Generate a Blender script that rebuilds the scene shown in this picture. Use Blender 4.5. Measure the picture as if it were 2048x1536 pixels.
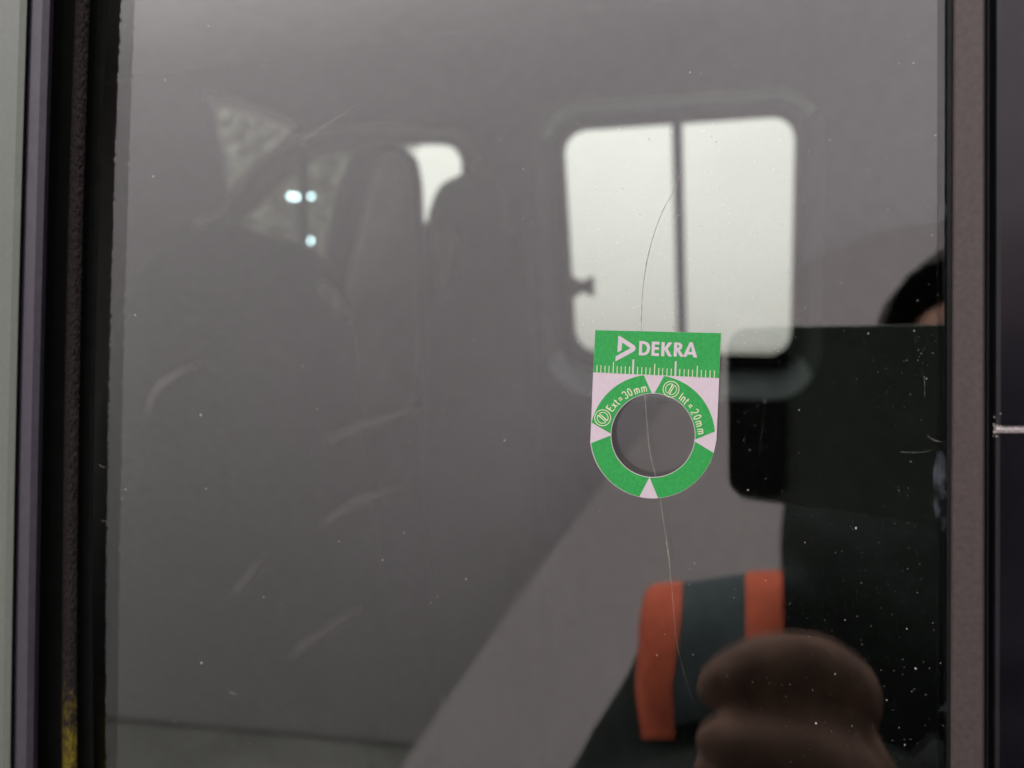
import bpy, bmesh, math, random
from mathutils import Vector, Matrix, noise
random.seed(7)
R = math.radians
scene = bpy.context.scene
for o in list(bpy.data.objects): bpy.data.objects.remove(o)

# ------------------------------------------------------------ camera
FPX = 26.0 / 36.0 * 2048.0            # focal length in photograph pixels
FOOT = (1520.0, 690.0)                # where the camera's own mirror image sits
D = 0.178                             # camera to glass
_n = Vector(((FOOT[0]-1024)/FPX, (768-FOOT[1])/FPX, -1)).normalized()
_a = math.asin(_n.x); _sb = -_n.y/math.cos(_a); _cb = math.sqrt(1-_sb*_sb)
CR = Vector((math.cos(_a), math.sin(_a), 0))
CF = Vector((-math.sin(_a)*_cb, math.cos(_a)*_cb, _sb))
CU = CR.cross(CF)
CC = Vector((0, -D, 0))
cam_d = bpy.data.cameras.new("camera"); cam = bpy.data.objects.new("camera", cam_d)
scene.collection.objects.link(cam); scene.camera = cam
cam.matrix_world = Matrix(((CR.x, CU.x, -CF.x, CC.x), (CR.y, CU.y, -CF.y, CC.y), (CR.z, CU.z, -CF.z, CC.z), (0, 0, 0, 1)))
cam_d.lens = 26; cam_d.sensor_width = 36; cam_d.clip_start = 0.005; cam_d.clip_end = 2000
cam_d.dof.use_dof = True; cam_d.dof.focus_distance = 0.182; cam_d.dof.aperture_fstop = 9.5

# ------------------------------------------------------------ sky, sun, exposure
SUN_EL, SUN_AZ = 58, 312
w = bpy.data.worlds.new("World"); scene.world = w; w.use_nodes = True
nt = w.node_tree; nt.nodes.clear()
out = nt.nodes.new("ShaderNodeOutputWorld"); bg = nt.nodes.new("ShaderNodeBackground")
sky = nt.nodes.new("ShaderNodeTexSky"); sky.sky_type = 'NISHITA'; sky.sun_disc = False
sky.sun_elevation = R(SUN_EL); sky.sun_rotation = R(SUN_AZ); sky.air_density = 1.0; sky.dust_density = 3.0
hs = nt.nodes.new("ShaderNodeHueSaturation"); hs.inputs['Saturation'].default_value = 0.10
tint = nt.nodes.new("ShaderNodeMix"); tint.data_type = 'RGBA'; tint.blend_type = 'MULTIPLY'; tint.inputs[0].default_value = 1
tint.inputs[7].default_value = (1.0, 0.955, 0.965, 1)
cl = nt.nodes.new("ShaderNodeTexNoise"); cl.inputs['Scale'].default_value = 2.2; cl.inputs['Detail'].default_value = 4
mr = nt.nodes.new("ShaderNodeMapRange"); mr.inputs[1].default_value = 0.3; mr.inputs[2].default_value = 0.7
mr.inputs[3].default_value = 0.88; mr.inputs[4].default_value = 1.10
ms = nt.nodes.new("ShaderNodeMix"); ms.data_type = 'RGBA'; ms.blend_type = 'MULTIPLY'; ms.inputs[0].default_value = 1
ovc = nt.nodes.new("ShaderNodeMix"); ovc.data_type = 'RGBA'; ovc.inputs[0].default_value = 0.75     # even cloud layer over the sky
ovc.inputs[7].default_value = (4.2, 4.2, 4.2, 1)
nt.links.new(sky.outputs[0], hs.inputs['Color']); nt.links.new(hs.outputs[0], ovc.inputs[6]); nt.links.new(ovc.outputs[2], tint.inputs[6])
nt.links.new(cl.outputs[0], mr.inputs[0]); nt.links.new(tint.outputs[2], ms.inputs[6]); nt.links.new(mr.outputs[0], ms.inputs[7])
wtc = nt.nodes.new("ShaderNodeTexCoord"); wsp = nt.nodes.new("ShaderNodeSeparateXYZ")   # an overcast sky is brighter overhead
wr = nt.nodes.new("ShaderNodeMapRange"); wr.inputs[1].default_value = 0.0; wr.inputs[2].default_value = 1.0
wr.inputs[3].default_value = 0.80; wr.inputs[4].default_value = 1.9
ms2 = nt.nodes.new("ShaderNodeMix"); ms2.data_type = 'RGBA'; ms2.blend_type = 'MULTIPLY'; ms2.inputs[0].default_value = 1
nt.links.new(wtc.outputs['Generated'], wsp.inputs[0]); nt.links.new(wsp.outputs['Z'], wr.inputs[0])
nt.links.new(ms.outputs[2], ms2.inputs[6]); nt.links.new(wr.outputs[0], ms2.inputs[7])
nt.links.new(ms2.outputs[2], bg.inputs[0]); bg.inputs[1].default_value = 0.15
nt.links.new(bg.outputs[0], out.inputs[0])
sl = bpy.data.lights.new("sun", 'SUN'); sl.energy = 1.5; sl.angle = R(20); sl.color = (1, 0.96, 0.92)
sun = bpy.data.objects.new("sun", sl); scene.collection.objects.link(sun)
_az, _el = R(SUN_AZ), R(SUN_EL)
_sd = Vector((math.sin(_az)*math.cos(_el), math.cos(_az)*math.cos(_el), math.sin(_el)))
sun.rotation_euler = _sd.to_track_quat('Z', 'Y').to_euler()
vs = scene.view_settings
vs.view_transform = 'Standard'; vs.look = 'None'; vs.gamma = 1; vs.use_curve_mapping = False
vs.exposure = 1.14
cy = scene.cycles
cy.max_bounces = 10; cy.transmission_bounces = 8; cy.transparent_max_bounces = 16; cy.use_denoising = True
cy.caustics_reflective = True; cy.caustics_refractive = True; cy.sample_clamp_indirect = 4

# ------------------------------------------------------------ helpers
def ray(px, py):
    return CR*((px-1024)/FPX) + CU*((768-py)/FPX) + CF
def P(px, py, y=0.0):                 # the point of the plane y = const seen at this place
    r = ray(px, py); t = (y - CC.y)/r.y
    return CC + r*t
def M(px, py, yv):                    # the same, for a thing seen mirrored in the glass
    p = P(px, py, yv); return Vector((p.x, -p.y, p.z))
def invM(p):                          # mirrored world point -> pixel
    v = Vector((p.x, -p.y, p.z)) - CC; z = v.dot(CF)
    return 1024 + FPX*v.dot(CR)/z, 768 - FPX*v.dot(CU)/z

def mat(name, col, rough=0.6, noise_scale=None, amt=0.15, metal=0, spec=0.5, bump=None, coat=0, col2=None, detail=5):
    m = bpy.data.materials.new(name); m.use_nodes = True
    t = m.node_tree; b = t.nodes['Principled BSDF']
    b.inputs['Base Color'].default_value = (*col, 1); b.inputs['Roughness'].default_value = rough
    b.inputs['Metallic'].default_value = metal; b.inputs['Specular IOR Level'].default_value = spec
    b.inputs['Coat Weight'].default_value = coat
    if noise_scale:
        tc = t.nodes.new("ShaderNodeTexCoord"); n = t.nodes.new("ShaderNodeTexNoise")
        n.inputs['Scale'].default_value = noise_scale; n.inputs['Detail'].default_value = detail
        mx = t.nodes.new("ShaderNodeMix"); mx.data_type = 'RGBA'
        c2 = col2 or tuple(c*(1+amt) for c in col)
        c1 = col if col2 else tuple(c*(1-amt) for c in col)
        mx.inputs[6].default_value = (*c1, 1); mx.inputs[7].default_value = (*c2, 1)
        rp = t.nodes.new("ShaderNodeMapRange"); rp.inputs[1].default_value = 0.35; rp.inputs[2].default_value = 0.65
        t.links.new(tc.outputs['Object'], n.inputs['Vector']); t.links.new(n.outputs[0], rp.inputs[0])
        t.links.new(rp.outputs[0], mx.inputs[0]); t.links.new(mx.outputs[2], b.inputs['Base Color'])
        if bump:
            bp = t.nodes.new("ShaderNodeBump"); bp.inputs['Distance'].default_value = bump
            bp.inputs['Strength'].default_value = 1
            t.links.new(n.outputs[0], bp.inputs['Height']); t.links.new(bp.outputs[0], b.inputs['Normal'])
    return m

def link(name, me, m=None, parent=None, smooth=False):
    o = bpy.data.objects.new(name, me); scene.collection.objects.link(o)
    if m: me.materials.append(m)
    if parent: o.parent = parent
    if smooth:
        for p in me.polygons: p.use_smooth = True
    return o
def empty(name, loc=(0, 0, 0)):
    o = bpy.data.objects.new(name, None); scene.collection.objects.link(o); o.location = loc
    o.empty_display_size = 0.05
    bpy.context.view_layer.update()
    return o
def tag(o, label=None, cat=None, group=None, kind=None):
    if label: o['label'] = label
    if cat: o['category'] = cat
    if group: o['group'] = group
    if kind: o['kind'] = kind
    return o
def keep(o, parent):                  # parent without moving
    o.parent = parent
    if parent: o.matrix_parent_inverse = parent.matrix_world.inverted()
    return o
def bm_obj(name, bm, m, parent=None, smooth=False):
    bmesh.ops.recalc_face_normals(bm, faces=bm.faces)
    me = bpy.data.meshes.new(name); bm.to_mesh(me); bm.free()
    o = link(name, me, m, None, smooth)
    if parent: keep(o, parent)
    return o
def filled(name, loops, m, fn, parent=None, smooth=False):
    """2D loops (outer + holes, any units) filled and given thickness; fn(u, v, front) -> 3D point"""
    c = bpy.data.curves.new(name, 'CURVE'); c.dimensions = '2D'; c.fill_mode = 'BOTH'; c.extrude = 1.0
    for lp in loops:
        s = c.splines.new('POLY'); s.points.add(len(lp)-1); s.use_cyclic_u = True
        for i, (u, v) in enumerate(lp): s.points[i].co = (u, v, 0, 1)
    tmp = bpy.data.objects.new("tmp", c); scene.collection.objects.link(tmp)
    dg = bpy.context.evaluated_depsgraph_get(); dg.update()
    me = bpy.data.meshes.new_from_object(tmp.evaluated_get(dg))
    bpy.data.objects.remove(tmp); bpy.data.curves.remove(c)
    me.materials.clear()
    for v in me.vertices: v.co = fn(v.co.x, v.co.y, v.co.z > 0)
    bm = bmesh.new(); bm.from_mesh(me); bmesh.ops.remove_doubles(bm, verts=bm.verts, dist=1e-7)
    bpy.data.meshes.remove(me)
    return bm_obj(name, bm, m, parent, smooth)
def px_plate(name, loops, yf, yb, m, parent=None):   # loops in photo pixels, on plane yf with thickness to yb
    return filled(name, [[(x, -y) for x, y in l] for l in loops], m,
                  lambda u, v, f: (lambda q: Vector((q.x, yf if f else yb, q.z)))(P(u, -v, yf)), parent)
def rrect(x0, y0, x1, y1, r, n=8, quad=None):
    pts = []
    for cx, cy_, a0 in ((x1-r, y0+r, -90), (x1-r, y1-r, 0), (x0+r, y1-r, 90), (x0+r, y0+r, 180)):
        for k in range(n+1):
            a = R(a0 + 90*k/n); pts.append((cx + r*math.cos(a), cy_ + r*math.sin(a)))
    return pts
def warp(pts, box, quad):             # bilinear warp of a box onto four corners TL TR BR BL
    x0, y0, x1, y1 = box; o = []
    for x, y in pts:
        u = (x-x0)/(x1-x0); v = (y-y0)/(y1-y0)
        a = Vector(quad[0]).lerp(Vector(quad[1]), u); b = Vector(quad[3]).lerp(Vector(quad[2]), u)
        c = a.lerp(b, v); o.append((c.x, c.y))
    return o
def wrr(quad, r, n=8):
    return warp(rrect(0, 0, 100, 100, r, n), (0, 0, 100, 100), quad)
def box_bm(bm, x0, x1, y0, y1, z0, z1, bev=0, seg=2):
    r = bmesh.ops.create_cube(bm, size=1)
    for v in r['verts']:
        v.co = Vector(((x0+x1)/2 + v.co.x*(x1-x0), (y0+y1)/2 + v.co.y*(y1-y0), (z0+z1)/2 + v.co.z*(z1-z0)))
    if bev:
        es = {e for v in r['verts'] for e in v.link_edges}
        bmesh.ops.bevel(bm, geom=list(es), offset=bev, segments=seg, affect='EDGES', profile=0.5)
def strip_post(name, prof, m, parent, y0=-500, y1=2000, n=40, wob=0.0):
    """an upright moulding: cross-section points (px at the photo's top, px at its foot, depth y)"""
    bm = bmesh.new(); rings = []
    for k in range(n+1):
        py = y0 + (y1-y0)*k/n; t = py/1536.0; ring = []
        for (a, b, y) in prof:
            x = a + (b-a)*t
            # the left mouldings bow very slightly
            x += wob*(1-(2*t-1)**2)
            ring.append(bm.verts.new(P(x, py, y)))
        rings.append(ring)
    L = len(prof)
    for k in range(n):
        for i in range(L):
            j = (i+1) % L
            bm.faces.new((rings[k][i], rings[k][j], rings[k+1][j], rings[k+1][i]))
    bm.faces.new(rings[0]); bm.faces.new(rings[-1])
    return bm_obj(name, bm, m, parent)
def pillow(name, outline, yc, th, m, parent=None, mirror=False, rings=10, back=1.0):
    """a rounded solid with this outline (star-shaped), centred on depth yc, half thickness th"""
    cx = sum(p[0] for p in outline)/len(outline); cy_ = sum(p[1] for p in outline)/len(outline)
    f = M if mirror else P; sgn = -1 if mirror else 1
    bm = bmesh.new(); prev = None; N = len(outline)
    for side in (-1, 1):
        base = None
        for k in range(rings+1):
            q = math.cos(k/rings*math.pi/2); h = math.sin(k/rings*math.pi/2)*th*(1 if side < 0 else back)
            if k == rings:
                p = f(cx, cy_, yc); p.y += side*h*sgn; v = bm.verts.new(p)
                for i in range(N): bm.faces.new((prev[i], prev[(i+1) % N], v))
                break
            if k == 0 and side == 1: ring = first
            else:
                ring = []
                for (x, y) in outline:
                    p = f(cx+(x-cx)*q, cy_+(y-cy_)*q, yc); p.y += side*h*sgn; ring.append(bm.verts.new(p))
                if k == 0: first = ring
                else:
                    for i in range(N): bm.faces.new((prev[i], prev[(i+1) % N], ring[(i+1) % N], ring[i]))
            prev = ring
            if k == 0: prev = first
    return bm_obj(name, bm, m, parent, True)
def smooth_loop(pts, n=6):            # closed Catmull-Rom
    o = []; L = len(pts)
    for i in range(L):
        p0, p1, p2, p3 = (Vector(pts[(i+k-1) % L]) for k in range(4))
        for k in range(n):
            t = k/n
            q = 0.5*((2*p1) + (-p0+p2)*t + (2*p0-5*p1+4*p2-p3)*t*t + (-p0+3*p1-3*p2+p3)*t**3)
            o.append(tuple(q))
    return o
def smooth_line(pts, n=10):
    o = []; L = len(pts)
    for i in range(L-1):
        p0 = Vector(pts[max(i-1, 0)]); p1 = Vector(pts[i]); p2 = Vector(pts[i+1]); p3 = Vector(pts[min(i+2, L-1)])
        for k in range(n):
            t = k/n
            o.append(0.5*((2*p1) + (-p0+p2)*t + (2*p0-5*p1+4*p2-p3)*t*t + (-p0+3*p1-3*p2+p3)*t**3))
    o.append(Vector(pts[-1])); return o
def tube(bm, pts, rad, seg=6):
    rings = []
    for i, p in enumerate(pts):
        a = pts[max(i-1, 0)]; b = pts[min(i+1, len(pts)-1)]
        d = (b-a).normalized(); u = d.orthogonal().normalized(); v = d.cross(u)
        r = rad(i/(len(pts)-1)) if callable(rad) else rad
        if rings:                      # keep the frame from flipping
            u = (lu - d*lu.dot(d)).normalized(); v = d.cross(u)
        lu = u
        rings.append([bm.verts.new(p + (u*math.cos(2*math.pi*k/seg) + v*math.sin(2*math.pi*k/seg))*r) for k in range(seg)])
    for a, b in zip(rings, rings[1:]):
        for k in range(seg): bm.faces.new((a[k], a[(k+1) % seg], b[(k+1) % seg], b[k]))
    bm.faces.new(rings[0]); bm.faces.new(rings[-1])

# ------------------------------------------------------------ materials
def glass_mat(name, ior, col):
    m = bpy.data.materials.new(name); m.use_nodes = True; t = m.node_tree; t.nodes.clear()
    o = t.nodes.new("ShaderNodeOutputMaterial"); g = t.nodes.new("ShaderNodeBsdfGlass")
    g.inputs['IOR'].default_value = ior; g.inputs['Roughness'].default_value = 0; g.inputs['Color'].default_value = (*col, 1)
    t.links.new(g.outputs[0], o.inputs[0]); return m
def thin_pane(name, col):
    m = bpy.data.materials.new(name); m.use_nodes = True; t = m.node_tree; t.nodes.clear()
    o = t.nodes.new("ShaderNodeOutputMaterial"); a = t.nodes.new("ShaderNodeBsdfTransparent"); a.inputs[0].default_value = (*col, 1)
    g = t.nodes.new("ShaderNodeBsdfGlossy"); g.inputs['Roughness'].default_value = 0.02
    f = t.nodes.new("ShaderNodeFresnel"); f.inputs[0].default_value = 1.5; mx = t.nodes.new("ShaderNodeMixShader")
    t.links.new(f.outputs[0], mx.inputs[0]); t.links.new(a.outputs[0], mx.inputs[1]); t.links.new(g.outputs[0], mx.inputs[2])
    t.links.new(mx.outputs[0], o.inputs[0]); return m
def film_mat(name, col, alpha, scale, lo=0.5, hi=0.7, stretch=(1, 1, 1)):
    m = bpy.data.materials.new(name); m.use_nodes = True; t = m.node_tree; b = t.nodes['Principled BSDF']
    b.inputs['Base Color'].default_value = (*col, 1); b.inputs['Roughness'].default_value = 0.9; b.inputs['Specular IOR Level'].default_value = 0
    tc = t.nodes.new("ShaderNodeTexCoord"); mp = t.nodes.new("ShaderNodeMapping"); mp.inputs['Scale'].default_value = stretch
    n = t.nodes.new("ShaderNodeTexNoise"); n.inputs['Scale'].default_value = scale; n.inputs['Detail'].default_value = 6
    r = t.nodes.new("ShaderNodeMapRange"); r.inputs[1].default_value = lo; r.inputs[2].default_value = hi; r.inputs[4].default_value = alpha
    t.links.new(tc.outputs['Object'], mp.inputs[0]); t.links.new(mp.outputs[0], n.inputs['Vector'])
    t.links.new(n.outputs[0], r.inputs[0]); t.links.new(r.outputs[0], b.inputs['Alpha']); return m

MG = glass_mat("window_glass", 2.05, (0.90, 0.92, 0.91))
MPANE = thin_pane("far_glass", (0.83, 0.845, 0.80))
M_RUB = mat("black_rubber", (0.005, 0.0055, 0.005), 0.9, 300, 0.3, spec=0.12)
M_BLACK = mat("black_plastic", (0.006, 0.007, 0.006), 0.6, 200, 0.3, spec=0.3)
M_TRIM = mat("brown_grey_trim", (0.085, 0.066, 0.062), 0.55, 900, 0.12, bump=0.00003)
M_TRIMP = mat("purple_grey_trim", (0.050, 0.042, 0.060), 0.45, 400, 0.12)
M_BODY = mat("grey_green_paint", (0.145, 0.165, 0.14), 0.42, 700, 0.05, coat=0.3)
M_PIL = mat("gloss_black_panel", (0.008, 0.007, 0.011), 0.22, 60, 0.3, spec=0.6)
M_WORN = mat("worn_pale_edge", (0.75, 0.70, 0.68), 0.5, 2500, 0.35, col2=(0.35, 0.3, 0.3), bump=0.0001)
M_LIN = mat("dark_lining", (0.12, 0.11, 0.117), 0.8, 30, 0.12)
M_HEAD = mat("headliner", (0.22, 0.21, 0.215), 0.9, 25, 0.08)
M_SEAT = mat("seat_fabric", (0.035, 0.034, 0.038), 0.9, 60, 0.25, bump=0.002)
M_SEAT2 = mat("grey_seat_fabric", (0.075, 0.070, 0.073), 0.9, 60, 0.2, bump=0.002)
M_RIM = mat("blue_grey_rim", (0.11, 0.13, 0.14), 0.95, 20, 0.08, spec=0.05)

# ============================================================ setting
def ground_sheet(name, pts, z, m):
    bm = bmesh.new(); bm.faces.new([bm.verts.new((x, y, z)) for x, y in pts])
    return tag(bm_obj(name, bm, m), kind='structure')
GZ = -1.75
M_ASPH = mat("worn_concrete", (0.135, 0.135, 0.125), 0.9, 3, 0.2, detail=9)
M_PAVE = mat("concrete_paving", (0.30, 0.285, 0.27), 0.85, 2, 0.12, detail=9)
ground_sheet("ground", [(-400, -400), (400, -400), (400, 400), (-400, 400)], GZ, M_ASPH)

# added long vehicle behind the photographer; its curved flank gives reflected haze its gradient
M_HAZE = mat("pale_haze_paint", (0.55, 0.512, 0.535), 0.6, 0.7, 0.05, detail=8)
haze_vehicle = empty("haze_vehicle", (0.9, -3.6, GZ))
CD = 2.62
def haze_profile():
    pts = [(-1.745, 0.0)]; z = -1.745; y = 0.0; st = 0.02
    while True:
        if z < -0.40: ph = -15 + 11*(z+1.73)/1.33
        elif z < 1.10: ph = -4 + 16*((z+0.40)/1.50)
        elif z < 1.65: ph = 12 + 26*((z-1.10)/0.55)**1.4
        else: ph = 38 + 52*min(1, (z-1.65)/0.30)
        if ph > 84: break
        z += st*math.cos(R(ph)); y -= st*math.sin(R(ph)); pts.append((z, y))
    pts.append((z+.02, y-.5)); pts.append((z+.02, -2.6)); pts.append((-1.745, -2.7)); return pts
cp = haze_profile(); bm = bmesh.new(); rr_ = []
for x in (-7.0, -3.5, 0, 3.5, 5.5):
    rr_.append([bm.verts.new((x, -CD+y-cp[66][1], z)) for z, y in cp])
for a, b in zip(rr_, rr_[1:]):
    for k in range(len(cp)): bm.faces.new((a[k], a[(k+1) % len(cp)], b[(k+1) % len(cp)], b[k]))
bm.faces.new(rr_[0]); bm.faces.new(rr_[-1])
ROT = Matrix.Rotation(-_a*.5, 3, 'Z')
bmesh.ops.rotate(bm, verts=bm.verts, matrix=ROT)
cb = bm_obj("body", bm, M_HAZE, haze_vehicle, True)  # body of the added vehicle
for wx in (-5.6, 4.4):
    for wy in (-3.1, -4.7):
        c = ROT @ Vector((wx, wy, GZ+.5)); ax = ROT @ Vector((0, 1, 0)); bm = bmesh.new()
        tube(bm, [c-ax*.14, c-ax*.12, c+ax*.12, c+ax*.14], lambda t: .46 if t in (0, 1) else .5, 40); bm_obj("wheel", bm, M_RUB, haze_vehicle)  # wheels of the added vehicle
tag(haze_vehicle, "added long pale vehicle whose curved flank shapes the haze reflected across the glass", "haze_vehicle")

# ============================================================ the van we look into
van = empty("van", (0, 0.8, GZ))
tag(van, "grey van with sliding side window, dark interior and bright far window", "van")
def win_x(px_top, px_bot, py): return px_top + (px_bot-px_top)*py/1536.0

# glass pane
bm = bmesh.new()
ys = [-500, 2000]
cs = []
for y in (0.0, 0.0075):
    for py in ys:
        for (a, b) in ((150, 120), (1908, 1906)):
            p = P(win_x(a, b, py), py, 0.0); cs.append(bm.verts.new((p.x, y, p.z)))
for f in ((0, 1, 3, 2), (4, 6, 7, 5), (0, 4, 5, 1), (2, 3, 7, 6), (0, 2, 6, 4), (1, 5, 7, 3)):
    bm.faces.new([cs[i] for i in f])
pane = bm_obj("window_pane", bm, MG, van)

# near side body wall, behind the frame mouldings
hole = [P(150, -420, .02), P(1925, -420, .02), P(1925, 1900, .02), P(110, 1900, .02)]
fdoor = rrect(-2.35, -0.22, -0.78, 0.55, .09)       # the open-sided front door window, left of the picture
filled("side_wall", [[(-2.9, -1.25), (1.9, -1.25), (1.9, 0.75), (-2.9, 0.75)], [(p.x, p.z) for p in hole], fdoor],
       M_LIN, lambda u, v, f: Vector((u, 0.0095 if f else 0.03, v)), van)

filled("body_side", [[(-3.4, -1.27), (3.2, -1.27), (3.2, 1.15), (-3.4, 1.15)], [(p.x, p.z) for p in hole], fdoor],
       M_BODY, lambda u, v, f: Vector((u, 0.0080 if f else 0.0090, v)), van)
filled("front_door_pane", [rrect(-2.37, -0.24, -0.76, 0.57, .1)], MPANE, lambda u, v, f: Vector((u, 0.031 if f else 0.034, v)), van)
# left side mouldings
strip_post("rubber_seal", [(176, 148, 0.0), (176, 148, -0.0013), (196, 168, -0.0017), (209, 180, -0.0015), (217, 188, -0.0008), (217, 188, -0.0002)], M_RUB, van, wob=-13)
# felt strip with real nap
bm = bmesh.new(); NU, NV = 14, 900
rows = []
for k in range(NV+1):
    py = -60 + 1700*k/NV; row = []
    for i in range(NU+1):
        u = i/NU; x0 = win_x(150, 124, py) - 8*(1-(2*py/1536-1)**2); x = x0 + 31*u
        q = Vector((u*5, py*0.05, 0)); nz = noise.noise(q*1.7) + 0.6*noise.noise(q*4.1)
        ed = 1.2*noise.noise(Vector((py*0.12, 3, u)))*(1 if i in (0, NU) else .3)
        yy = -0.0048 - 0.0016*math.sin(math.pi*u) - 0.0005*nz
        if i in (0, NU): yy = -0.001
        row.append(bm.verts.new(P(x + ed*2, py, yy)))
    rows.append(row)
for a, b in zip(rows, rows[1:]):
    for i in range(NU): bm.faces.new((a[i], a[i+1], b[i+1], b[i]))
M_FELT = mat("brown_felt", (0.012, 0.010, 0.0095), 0.95, 2500, 0.3, col2=(0.034, 0.028, 0.026), spec=0.1)
t = M_FELT.node_tree; bs = t.nodes['Principled BSDF']
prev = bs.inputs['Base Color'].links[0].from_socket
g = t.nodes.new("ShaderNodeNewGeometry"); sp = t.nodes.new("ShaderNodeSeparateXYZ"); t.links.new(g.outputs['Position'], sp.inputs[0])
zr = t.nodes.new("ShaderNodeMapRange"); t.links.new(sp.outputs['Z'], zr.inputs[0]); zr.inputs[1].default_value = P(140, 1250, 0).z; zr.inputs[2].default_value = P(140, 1500, 0).z
zr.inputs[3].default_value = -0.15; zr.inputs[4].default_value = 0.42
n2 = t.nodes.new("ShaderNodeTexNoise"); n2.inputs['Scale'].default_value = 330; n2.inputs['Detail'].default_value = 6
ad = t.nodes.new("ShaderNodeMath"); t.links.new(n2.outputs[0], ad.inputs[0]); t.links.new(zr.outputs[0], ad.inputs[1])
st = t.nodes.new("ShaderNodeMapRange"); st.inputs[1].default_value = 0.62; st.inputs[2].default_value = 0.9
t.links.new(g.outputs['Position'], n2.inputs['Vector']); t.links.new(ad.outputs[0], st.inputs[0])
mx = t.nodes.new("ShaderNodeMix"); mx.data_type = 'RGBA'; mx.inputs[7].default_value = (0.14, 0.112, 0.015, 1)
t.links.new(st.outputs[0], mx.inputs[0]); t.links.new(prev, mx.inputs[6]); t.links.new(mx.outputs[2], bs.inputs['Base Color'])
felt = bm_obj("felt_strip", bm, M_FELT, van); felt['label'] = "brown felt strip with yellow growth near its foot"
strip_post("window_channel", [(104, 70, 0.004), (104, 70, -0.001), (128, 95, -0.0015), (152, 126, -0.001), (152, 126, 0.004)], M_BLACK, van, wob=-8)
strip_post("window_trim", [(60, 26, 0.0), (59, 25, -0.009), (66, 33, -0.0115), (85, 52, -0.012), (100, 66, -0.0105), (108, 75, -0.006), (108, 75, 0.0)], M_TRIMP, van, wob=-4)
strip_post("door_panel", [(-700, -700, 0.004), (-700, -700, -0.012), (40, 5, -0.0125), (54, 20, -0.0115), (60, 26, -0.007), (60, 26, 0.004)], M_BODY, van, wob=-4)
# right side mouldings
strip_post("glass_edge_seal", [(1895, 1893, -0.0002), (1895, 1893, -0.0012), (1904, 1902, -0.0015), (1908, 1906, -0.0002)], M_BLACK, van)
strip_post("frame_trim", [(1906.5, 1901, 0.004), (1906.5, 1901, -0.0022), (1911, 1905, -0.003), (1952, 1948, -0.0032), (1966, 1964, -0.0028), (1970, 1969, -0.0018), (1970, 1969, 0.004)], M_TRIM, van)
strip_post("frame_lip", [(1972, 1971, 0.004), (1972, 1971, -0.0005), (1975, 1974, -0.001), (1979, 1977, -0.0005), (1979, 1977, 0.004)], M_TRIMP, van)
strip_post("frame_channel", [(1969, 1968, 0.006), (1969, 1968, 0.0015), (1992, 1988, 0.0015), (1992, 1988, 0.006)], M_BLACK, van)
def pillar_cover(y0, y1, x0t, x0b, nm):
    loops = [(x0t, -0.0005), (x0t, -0.0020), (x0t+5, -0.0030), (x0t+14, -0.0034), (x0t+70, -0.0036), (x0t+500, -0.0036), (x0t+500, -0.0005)]
    return strip_post(nm, [(a, a-(x0t-x0b), y) for a, y in loops], M_PIL, van, y0, y1, 4)
pillar_cover(-500, 851, 1989, 1986, "pillar_cover")
pillar_cover(866, 2000, 1988, 1985, "pillar_cover")
bm = bmesh.new()
pts = [(x, 858.5+1.0*noise.noise(Vector((x*.1, 0, 0))), -0.0022) for x in range(1990, 2300, 6)]
tube(bm, [P(*p) for p in pts], lambda t: 0.0010 + 0.0002*noise.noise(Vector((t*90, 1, 2))), 8)
we = bm_obj("joint_strip", bm, M_WORN, van); we['label'] = "worn pale strip in the joint of the black pillar cover"
def fleck(bm, px, py, r, y, asp=1.0, ang=0.0, n=6):
    c = P(px, py, y); vs_ = []
    for k in range(n):
        a = 2*math.pi*k/n; rr = r*random.uniform(.6, 1.25)
        u = math.cos(a)*rr*asp; v = math.sin(a)*rr
        vs_.append(bm.verts.new(c + Vector((u*math.cos(ang)-v*math.sin(ang), 0, u*math.sin(ang)+v*math.cos(ang)))))
    bm.faces.new(vs_)
# worn paint at the joint
bm = bmesh.new()
for k in range(28):
    fleck(bm, 1986+abs(random.gauss(0, 8)), 860+random.gauss(0, 13), random.uniform(.00004, .0002), -0.0039)
wf = bm_obj("paint_chips", bm, M_WORN, van); wf['kind'] = 'stuff'

# ---- crack running down the pane, scratches (sub-parts of the pane)
M_CRACK = mat("crack_edge", (0.36, 0.325, 0.27), 0.6, 800, 0.3, spec=0.3)
def crack(name, pts, w0, m, y=-0.00006, wob=0.5):
    line = smooth_line(pts, 12); bm = bmesh.new(); L = []; n = len(line)
    for i, p in enumerate(line):
        a = line[max(i-1, 0)]; b = line[min(i+1, n-1)]; d = (b-a).normalized(); nrm = Vector((-d.y, d.x))
        q = p + nrm*wob*noise.noise(Vector((i*.35, p.x*.01, 0)))
        t = i/(n-1); ww = w0*(0.35+0.65*min(1, 6*t, 6*(1-t)))*(1+0.7*noise.noise(Vector((i*.21, 5, 0))))*(1-.85*t*t)
        L.append((bm.verts.new(P(q.x-nrm.x*ww, q.y-nrm.y*ww, y)), bm.verts.new(P(q.x+nrm.x*ww, q.y+nrm.y*ww, y))))
    for a, b in zip(L, L[1:]): bm.faces.new((a[0], a[1], b[1], b[0]))
    return bm_obj(name, bm, m, pane)
crack("crack", [(1368, 332), (1345, 385), (1322, 430), (1303, 485), (1290, 545), (1284, 605), (1283, 668), (1287, 740), (1290, 795), (1295, 860),
      (1300, 905), (1311, 952), (1321, 1000), (1328, 1050), (1335, 1095), (1342, 1160), (1347, 1215), (1352, 1275), (1364, 1330), (1386, 1404)], 0.80, M_CRACK)['label'] = "long fine crack curving down the glass past the sticker"
crack("crack", [(1333, 1082), (1337, 1110), (1340, 1135)], 1.5, M_CRACK, -0.00009)
M_SCR = film_mat("scratch", (0.50, 0.49, 0.46), 0.40, 900, 0.3, 0.7)
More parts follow.
